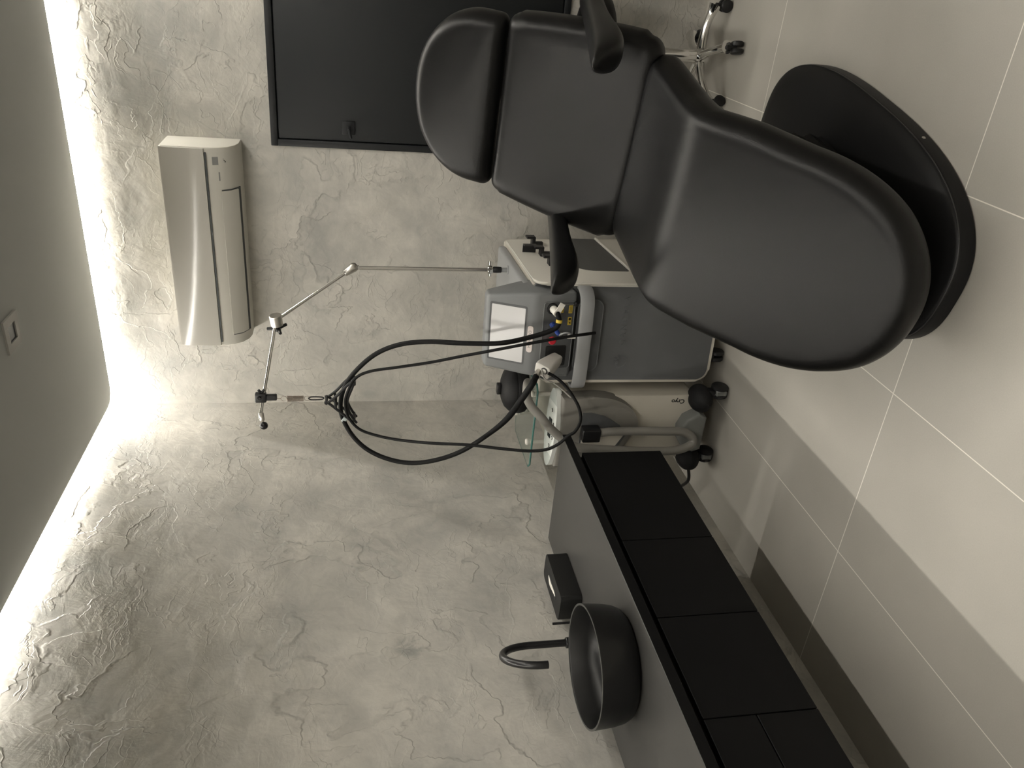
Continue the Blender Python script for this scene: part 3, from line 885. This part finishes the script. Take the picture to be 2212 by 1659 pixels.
rod(bm, kb, kb+kn, [(0, 0), (.012, 0), (.013, .02), (.008, .026), (0, .026)], 20)
for k in range(3):
    a = 2*pi*k/3+.5; v = u1*math.cos(a)+u2*math.sin(a)
    tube(bm, [kb+kn*.010, kb+kn*.012+v*.022, kb+kn*.014+v*.046], .009, 10, 4, rr=lambda t: .010-.0035*t)
obj('tri_lobe_knob', bm, M['blk'], arm, 40)
bm = BM(); tube(bm, [Vector(e2_), Vector(lw(.346, -.75, 1.967))], .0065, 14)
obj('top_rod', bm, M['chrome'], arm, 60)
ck = Vector(e3_)
bm = BM(); box(bm, -.020, .020, -.016, .016, -.020, .026, .005, 2, Matrix.Translation(ck))
box(bm, -.012, .012, -.012, .012, -.062, -.018, .003, 1, Matrix.Translation(ck))
rod(bm, ck+Vector((.004, -.014, .008)), ck+Vector((.004, -1, .008)), [(0, 0), (.008, 0), (.008, .010), (.006, .012), (0, .012)], 16)
for sd in (-1, 1):
    tube(bm, [ck+Vector((.02, 0, .0)), ck+Vector((.034, 0, .012*sd))], .006, 8)
obj('slide_clamp', bm, M['blk'], arm, 40)
bm = BM(); q_ = Vector(lw(.372, -.741, 1.962)); q2 = Vector(lw(.340, -.752, 1.958))
rod(bm, q_, q2, [(0, 0), (.009, 0), (.011, .006), (.011, .030), (.007, .038), (0, .038)], 20)
obj('rod_end_sleeve', bm, M['steel'], arm, 40)
bm = BM(); bc = Vector(lw(.318, -.758, 1.952))
bmesh.ops.create_uvsphere(bm, u_segments=20, v_segments=12, radius=.017, matrix=Matrix.Translation(bc))
obj('rod_end_ball', bm, M['blk'], arm, 60)
# hanging spring
sx, sy = .429, -.725
def ringpts(c, r, n=20): return [Vector(lw(c[0]+r*math.cos(2*pi*k/n), c[1], c[2]+r*math.sin(2*pi*k/n))) for k in range(n+1)]
bm = BM(); tube(bm, ringpts((sx, sy, 1.868), .0115), .0012, 6); tube(bm, ringpts((sx, sy, 1.772), .0115), .0012, 6)
tube(bm, [lw(sx, sy, 1.90), lw(sx, sy, 1.878)], .0018, 8)
coil = [Vector(lw(sx+.0115*math.cos(2*pi*t/10), sy+.0115*math.sin(2*pi*t/10), 1.856-.070*t/230)) for t in range(231)]
tube(bm, coil, .0014, 5)
obj('spring', bm, M['spring'], arm, 60)
bm = BM()
cb = [(sx, sy, 1.768), (sx+.007, sy, 1.755), (sx+.006, sy, 1.715), (sx, sy, 1.704), (sx-.006, sy, 1.715), (sx-.007, sy, 1.755), (sx, sy, 1.768)]
tube(bm, [lw(*p) for p in cb], .0028, 8, 4)
obj('carabiner', bm, M['blk'], arm, 60)
# triangular hose cradle
bm = BM(); cy = -.742
A_ = (.431, cy, 1.700)
for pts_ in ([A_, (.432, cy, 1.685), (.462, cy, 1.650), (.500, cy, 1.618), (.528, cy, 1.590)], [A_, (.430, cy, 1.685), (.398, cy, 1.650), (.362, cy, 1.612), (.330, cy, 1.582)],
             [(.452, cy, 1.660), (.430, cy, 1.655), (.405, cy, 1.655)],
             [(.530, cy, 1.576), (.500, cy, 1.586), (.440, cy, 1.606), (.395, cy, 1.602), (.352, cy, 1.582), (.330, cy, 1.568)]):
    tube(bm, [lw(p[0], p[1]-.026, p[2]) for p in pts_], .0060, 10, 5)
    tube(bm, [lw(p[0], p[1]+.026, p[2]) for p in pts_], .0060, 10, 5)
for p in ((.520, 1.576), (.345, 1.578), (.430, 1.692), (.43, 1.606)):
    tube(bm, [lw(p[0], cy-.032, p[1]), lw(p[0], cy+.032, p[1])], .0065, 10)
cr = obj('hose_cradle', bm, M['blk'], arm, 60)

# ------------------------------------------------------------------ hoses and handpiece
TH = [(0.950,-0.985,0.806),(0.943,-1.000,0.800),(0.914,-1.010,0.794),(0.884,-1.010,0.814),(0.849,-1.000,0.892),(0.817,-0.992,1.013),(0.796,-0.950,1.154),(0.774,-0.890,1.277),(0.740,-0.840,1.384),(0.685,-0.800,1.474),(0.607,-0.770,1.548),(0.509,-0.745,1.610),(0.417,-0.742,1.634),(0.340,-0.745,1.626),(0.271,-0.780,1.584),(0.224,-0.820,1.520),(0.200,-0.860,1.433),(0.211,-0.910,1.337),(0.258,-0.960,1.235),(0.327,-1.000,1.136),(0.429,-1.040,1.042),(0.512,-1.060,0.976),(0.597,-1.060,0.926),(0.660,-1.060,0.895),(0.706,-1.051,0.868)]
TN = [ (0.870,-1.008,0.643),(0.881,-1.045,0.692),(0.876,-1.055,0.759),(0.848,-1.055,0.903),(0.797,-1.020,1.056),(0.750,-0.970,1.156),(0.692,-0.910,1.276),(0.640,-0.850,1.401),(0.601,-0.810,1.511),(0.559,-0.790,1.571),(0.495,-0.785,1.602),(0.440,-0.785,1.614),(0.372,-0.785,1.603),(0.320,-0.800,1.559),(0.305,-0.830,1.491),(0.323,-0.900,1.397),(0.367,-1.000,1.272),(0.406,-1.080,1.131),(0.424,-1.140,1.010),(0.442,-1.190,0.909),(0.463,-1.215,0.841),(0.502,-1.235,0.799),(0.543,-1.247,0.772),(0.562,-1.247,0.746),(0.598,-1.230,0.724),(0.627,-1.190,0.721),(0.656,-1.150,0.737),(0.688,-1.110,0.766),(0.714,-1.085,0.803),(0.727,-1.075,0.832) ]
d0 = LM @ cpt(.132, .074, .028); d1 = Vector((.714, -1.052, .862))
dirv = (d1-d0).normalized()
Ma = along(d0, d1)
s0 = Ma @ Vector((-.006, .014, .108)); sdir = (Vector((.694, -1.058, .878))-s0).normalized(); s1 = s0+sdir*.033
hs = thing('umbilical_hose', 'thick black hose looping from the white plug over the cradle to the grey handpiece', 'hose')
bm = BM(); tube(bm, TH[:-2]+[tuple(s1+sdir*.045), tuple(s1+sdir*.012), tuple(s1)], .0098, 14, 6, rr=lambda t: .0098 if t < .8 else .0098+.003*min(1, (t-.8)/.05))
obj('hose_sheath', bm, M['hose'], hs, 60)
bm = BM(); p_ = Vector((.959, -.985, .811)); tube(bm, [(.947, -.998, .802), (.950, -.970, .808), tuple(LM @ cpt(.335, .105, .012))], .0155, 16, 5)
obj('plug', bm, M['white'], hs, 60)
bm = BM(); box(bm, -.013, .022, -.002, .002, -.011, .011, .0006, 1, Matrix.Translation((.970, -1.003, .795)) @ Matrix.Rotation(R(25), 4, 'Y'))
obj('paper_tag', bm, M['white'], hs, 40)
bm = BM(); box(bm, -.013, .013, -.0122, .0122, -.009, .009, .002, 1, Matrix.Translation((.337, -.7445, 1.620)) @ Matrix.Rotation(R(35), 4, 'Y'))
obj('cable_tie_band', bm, M['clear'], hs, 40)
bm = BM(); rod(bm, (.925, -1.008, .794), (.906, -1.011, .795), [(.0098, 0), (.0122, 0), (.0122, .012), (.0098, .012)], 18, True)
obj('yellow_band', bm, M['yellow'], hs, 40)
tn = obj('air_line', tube(BM(), TN, .0062, 12, 6), M['hose'], None, 60)
tag(tn, 'thin black hose looping beside the thick one and hanging past the counter corner', 'hose')
bl = thing('blue_connector', 'small blue plug with a thin pale cable on the laser control panel', 'connector')
bm = BM(); b0c = LM @ cpt(.275, .105, .010); b1c = b0c+Vector((-.030, -.045, -.022))
rod(bm, b0c, b1c, [(0, 0), (.012, .0), (.012, .012), (.009, .014), (.0095, .045), (.007, .058), (0, .058)], 20)
obj('plug', bm, M['blue'], bl, 40)
bm = BM(); tube(bm, [b1c, b1c+Vector((.02, -.02, -.02)), b1c+Vector((.01, -.01, -.045)), (LM @ cpt(.215, .02, .006))], .0032, 10, 6)
obj('cable', bm, M['lgrey'], bl, 60)
ky = thing('machine_key', 'small metal key with a cream tag hanging below the red button', 'key')
kb = LM @ cpt(.225, .060, .0075)
bm = BM(); box(bm, -.0015, .0015, -.022, 0, -.006, .006, .0005, 1, Matrix.Translation(kb))
tube(bm, [kb+Vector((.0, -.018+.007*math.cos(a*.5), -.012+.010*math.sin(a*.5))) for a in range(13)], .0011, 6)
obj('key_blade', bm, M['chrome'], ky, 40)
bm = BM(); box(bm, -.010, .010, -.020, -.016, -.058, -.022, .002, 1, Matrix.Translation(kb))
obj('tag', bm, M['white'], ky, 40)
# handpiece in its dock
hp = thing('laser_handpiece', 'pale grey laser handpiece docked in the black slot on the machine', 'handpiece')
bm = BM(); prev = None
for (t, a, b) in ((0., .020, .022), (.02, .024, .026), (.05, .027, .030), (.075, .029, .034), (.095, .030, .036), (.110, .028, .034), (.113, .024, .030)):
    L_ = [bm.verts.new(Ma @ Vector((x, y, t))) for x, y in rrect(-a, a, -b, b, min(a, b)*.45, 4)]
    if prev:
        for i in range(len(L_)): bm.faces.new((prev[i], prev[(i+1) % len(L_)], L_[(i+1) % len(L_)], L_[i]))
    else: bm.faces.new(L_[::-1])
    prev = L_
bm.faces.new(prev)
hb_ = obj('handpiece_body', bm, M['offwhite'], hp, 40)
e_ = Ma @ Vector((0, 0, .113))
bm = BM(); lathe(bm, [(.010, 0), (.0145, 0), (.0145, .002), (.010, .002)], (0, 0, 0), 28, Ma @ Matrix.Translation((.008, -.012, .1128)), True)
obj('button_ring', bm, M['ink'], hb_, 40)
bm = BM(); lathe(bm, [(0, 0), (.0095, 0), (.0095, .004), (0, .0045)], (0, 0, 0), 28, Ma @ Matrix.Translation((.008, -.012, .1128)))
obj('trigger_button', bm, M['offwhite'], hb_, 40)
bm = BM(); rod(bm, s0, s1, [(0, 0), (.011, 0), (.012, .010), (.0125, .024), (.014, .028), (.014, .032), (0, .032)], 22)
obj('hose_sleeve', bm, M['steel'], hb_, 40)
pc = obj('sensor_cable', tube(BM(), [tuple(Ma @ Vector((.012, .010, .105))), (.705, -1.075, .845), (.690, -1.085, .812), (.672, -1.105, .778), (.650, -1.135, .745)], .0032, 10, 6), M['hosegrey'], hp, 60)

# ------------------------------------------------------------------ cryo cooling unit
cy = thing('cold_air_unit', 'cream and grey skin cooling unit on casters between the laser and the counter', 'cooling machine', (.235, -.95, 0))
# local: x 0..0.315, y 0..0.45
bm = BM(); prism(bm, rrect(0, .315, .125, .735, [.03, .03, .02, .02], 5), 0, .42, XZ, .012, 3)
bd_ = obj('body', bm, M['cream'], cy, 40)
# warm grey front cover ending in a round tip
bm = BM()
pts_ = [(.335, .735), (.335, .60)]
for k in range(0, 25):
    t = k/24; a = R(0-90*t); pts_.append((.175+.16*math.cos(a)**.9 if math.cos(a) > 1e-6 else .175, .60-.215*(-math.sin(a))**1.0))
pts_ += [(.06, .44), (-.005, .52), (-.012, .735)]
prism(bm, pts_[::-1], -.045, .02, XZ, .016, 3)
cv = obj('front_cover', bm, M['bgrey'], cy, 40)
bm = BM(); pts2 = [(.262, .640), (.262, .600), (.245, .54), (.20, .47), (.15, .435), (.095, .46), (.085, .640)]
prism(bm, pts2[::-1], -.0475, -.0445, XZ, .001, 1)
obj('connector_recess', bm, M['recess'], cv, 0)
bm = BM(); pts3 = [(.150, .632), (.092, .632), (.097, .475), (.150, .445)]
prism(bm, pts3, -.0480, -.0472, XZ)
obj('recess_plate', bm, M['cream'], cv, 0)
bm = BM(); box(bm, .142, .202, -.094, -.040, .562, .640, .006, 2)
obj('hose_connector', bm, M['blk'], cv, 40)
# control console: slanted lens-shaped top
bm = BM()
ell = []
for k in range(48):
    t = 2*pi*k/48; c, s = math.cos(t), math.sin(t)
    ell.append((.160+.190*math.copysign(abs(c)**.85, c), .030+.052*s))
sl = .16
def con(a, b, d): return (a, b-.02, .728+sl*b+d)
prism(bm, ell, 0., .024, con, .004, 2)
cs = obj('control_console', bm, M['panelw'], cy, 40)
bm = BM(); prism(bm, [(x, y) for x, y in ell if x > .270], .0242, .0250, con)
obj('panel_print', bm, M['panelg'], cs, 0)
bm = BM(); prism(bm, [(x, y) for x, y in ell if x < .045], .0242, .0250, con)
obj('panel_print', bm, M['panelg'], cs, 0)
bm = BM(); prism(bm, rrect(.110, .205, .018, .048, .003, 3), .0242, .0256, con)
obj('display', bm, M['display'], cs, 0)
for bx_, by_ in ((.245, .030), (.190, .002), (.165, .001), (.125, .001), (.075, .022)):
    bm = BM(); lathe(bm, [(0, 0), (.008, 0), (.008, .0015), (0, .0016)], con(bx_, by_, .0242), 18)
    bt = obj('panel_button', bm, M['ink'], cs, 40)
    bm = BM(); lathe(bm, [(0, 0), (.0045, 0), (.0045, .001), (0, .0011)], con(bx_, by_, .0256), 14)
    obj('button_cap', bm, M['panelw'], bt, 40)
# glass shelf on posts
gl = [(-.060, .045), (-.035, .02), (.325, .02), (.348, .045), (.322, .335), (.30, .36), (-.035, .36), (-.060, .335)]
bm = BM(); prism(bm, gl, .822, .830, XY)
gs = obj('glass_shelf', bm, M['glass'], cy, 30)
bm = BM(); o_ = [(x, y, .826) for x, y in gl]; tube(bm, o_+[o_[0]], .0042, 8)
obj('glass_edge', bm, M['gedge'], gs, 60)
for x, y in ((.045, .08), (.285, .08), (.045, .335), (.285, .340)):
    bm = BM(); lathe(bm, [(0, .73), (.010, .73), (.010, .8215), (0, .8215)], (x, y, 0), 18); lathe(bm, [(0, .8305), (.014, .8305), (.014, .838), (.010, .841), (0, .841)], (x, y, 0), 18)
    obj('shelf_post', bm, M['white'], cy, 40)
# lettering reading upwards
mx = Matrix(((0, -1, 0, .286), (0, 0, -1, -.0006), (1, 0, 0, .205), (0, 0, 0, 1)))
obj('printed_name', text_bm('Cryo', .029, .0003, mx, .0007), M['ink'], bd_, 0)
# bumper and caster arms
bm = BM(); prism(bm, [(.075, .085), (.235, .085), (.255, .120), (.225, .175), (.175, .195), (.120, .190), (.080, .165), (.062, .120)], -.065, .02, XZ, .012, 3)
obj('front_bumper', bm, M['bumper'], cy, 40)
for x, y in ((.318, -.03), (-.005, -.03), (.275, .36), (-.005, .36)):
    sg = 1 if x > .1 else -1
    bm = BM(); bmesh.ops.create_uvsphere(bm, u_segments=24, v_segments=14, radius=1., matrix=Matrix.Translation((x-sg*.012, y+.02, .112)) @ Matrix.Diagonal((.058, .075, .050, 1)))
    fd_ = obj('caster_fender', bm, M['rubber'], cy, 60)
    bm = BM()
    for sd in (-1, 1):
        p = Vector((x+.028+sd*.005, y+.012, .036)); rod(bm, p+Vector((sd*.004, 0, 0)), p+Vector((sd, 0, 0)), [(0, 0), (.031, 0), (.036, .004), (.036, .014), (.031, .018), (0, .019)], 28)
    nf = set(bm.faces); box(bm, x+.016, x+.040, y-.022, y+.046, .012, .060, .004, 1)
    for f in bm.faces:
        if f not in nf: f.material_index = 1
    box(bm, x+.004, x+.036, y-.01, y+.03, .055, .095, .004, 1)
    obj('caster', bm, [M['blk'], M['bumper']], fd_, 40)
# grey air hose: connector, down, loop, up and over the shelf
HG = [(.404, -1.014, .612), (.410, -1.018, .575), (.424, -1.030, .515), (.431, -1.042, .412), (.429, -1.045, .286), (.427, -1.050, .202), (.403, -1.060, .158), (.375, -1.072, .165), (.353, -1.080, .241), (.355, -1.080, .388), (.364, -1.075, .554), (.372, -1.060, .676), (.397, -1.045, .722), (.443, -1.035, .778), (.491, -1.020, .822), (.529, -.995, .862), (.560, -.975, .880), (.585, -.945, .878), (.590, -.905, .868), (.578, -.875, .860)]
off = Vector((.235, -.95, 0))
obj('air_hose', tube(BM(), [Vector(p)-off for p in HG], .0185, 16, 6), M['hosegrey'], cy, 60)
obj('power_cable', tube(BM(), [(-.02, .0, .105), (-.06, -.02, .095), (-.12, -.02, .085), (-.19, .03, .09), (-.224, .05, .10)], .0075, 10, 6), M['blk'], cy, 60)

# black lidded container on the shelf
rc = thing('round_container', 'round black lidded container with a knob standing on the glass shelf', 'container', (.474, -.735, .8312))
obj('pot', lathe(BM(), [(0, .0005), (.092, .0005), (.104, .010), (.110, .030), (.109, .050), (.106, .054), (0, .054)], seg=48), M['rubber'], rc, 50)
obj('lid', lathe(BM(), [(0, .0545), (.106, .0545), (.107, .058), (.098, .078), (.080, .096), (.052, .108), (.02, .113), (0, .114)], seg=48), M['rubber'], rc, 50)
bm = BM(); box(bm, -.024, .024, -.016, .016, .112, .132, .005, 2)
obj('knob', bm, M['blk'], rc, 40)

# ------------------------------------------------------------------ camera
CAMROT, CAMLOC, CAMF = (0.194942, -0.008222, 0.496512), (2.1376, -3.7656, 1.5761), 1725.21
cd = bpy.data.cameras.new('camera'); cam = bpy.data.objects.new('camera', cd); COL.objects.link(cam)
rx, ry, rz = CAMROT
fwd = Vector((-math.sin(rz)*math.cos(rx), math.cos(rz)*math.cos(rx), -math.sin(rx)))
right = Vector((math.cos(rz), math.sin(rz), 0)); up = right.cross(fwd)
r2 = right*math.cos(ry)+up*math.sin(ry); u2 = up*math.cos(ry)-right*math.sin(ry)
X, Y, Z = -u2, r2, -fwd
cam.matrix_world = Matrix(((X.x, Y.x, Z.x, CAMLOC[0]), (X.y, Y.y, Z.y, CAMLOC[1]), (X.z, Y.z, Z.z, CAMLOC[2]), (0, 0, 0, 1)))
cd.sensor_fit = 'HORIZONTAL'; cd.sensor_width = 36; cd.lens = CAMF*36/2212
cd.clip_start = .05; cd.clip_end = 50
scene.camera = cam

# ------------------------------------------------------------------ world and view
w = bpy.data.worlds.new('world'); scene.world = w; w.use_nodes = True
w.node_tree.nodes['Background'].inputs[0].default_value = (.02, .02, .02, 1)
w.node_tree.nodes['Background'].inputs[1].default_value = .2
scene.view_settings.view_transform = 'Standard'; scene.view_settings.look = 'None'
scene.view_settings.gamma = 1; scene.view_settings.exposure = 0.0
scene.cycles.max_bounces = 7; scene.cycles.diffuse_bounces = 3; scene.cycles.glossy_bounces = 3
scene.cycles.transmission_bounces = 6; scene.cycles.use_denoising = True
scene.cycles.sample_clamp_indirect = 6
scene.cycles.use_adaptive_sampling = True; scene.cycles.adaptive_threshold = .07; scene.cycles.adaptive_min_samples = 16
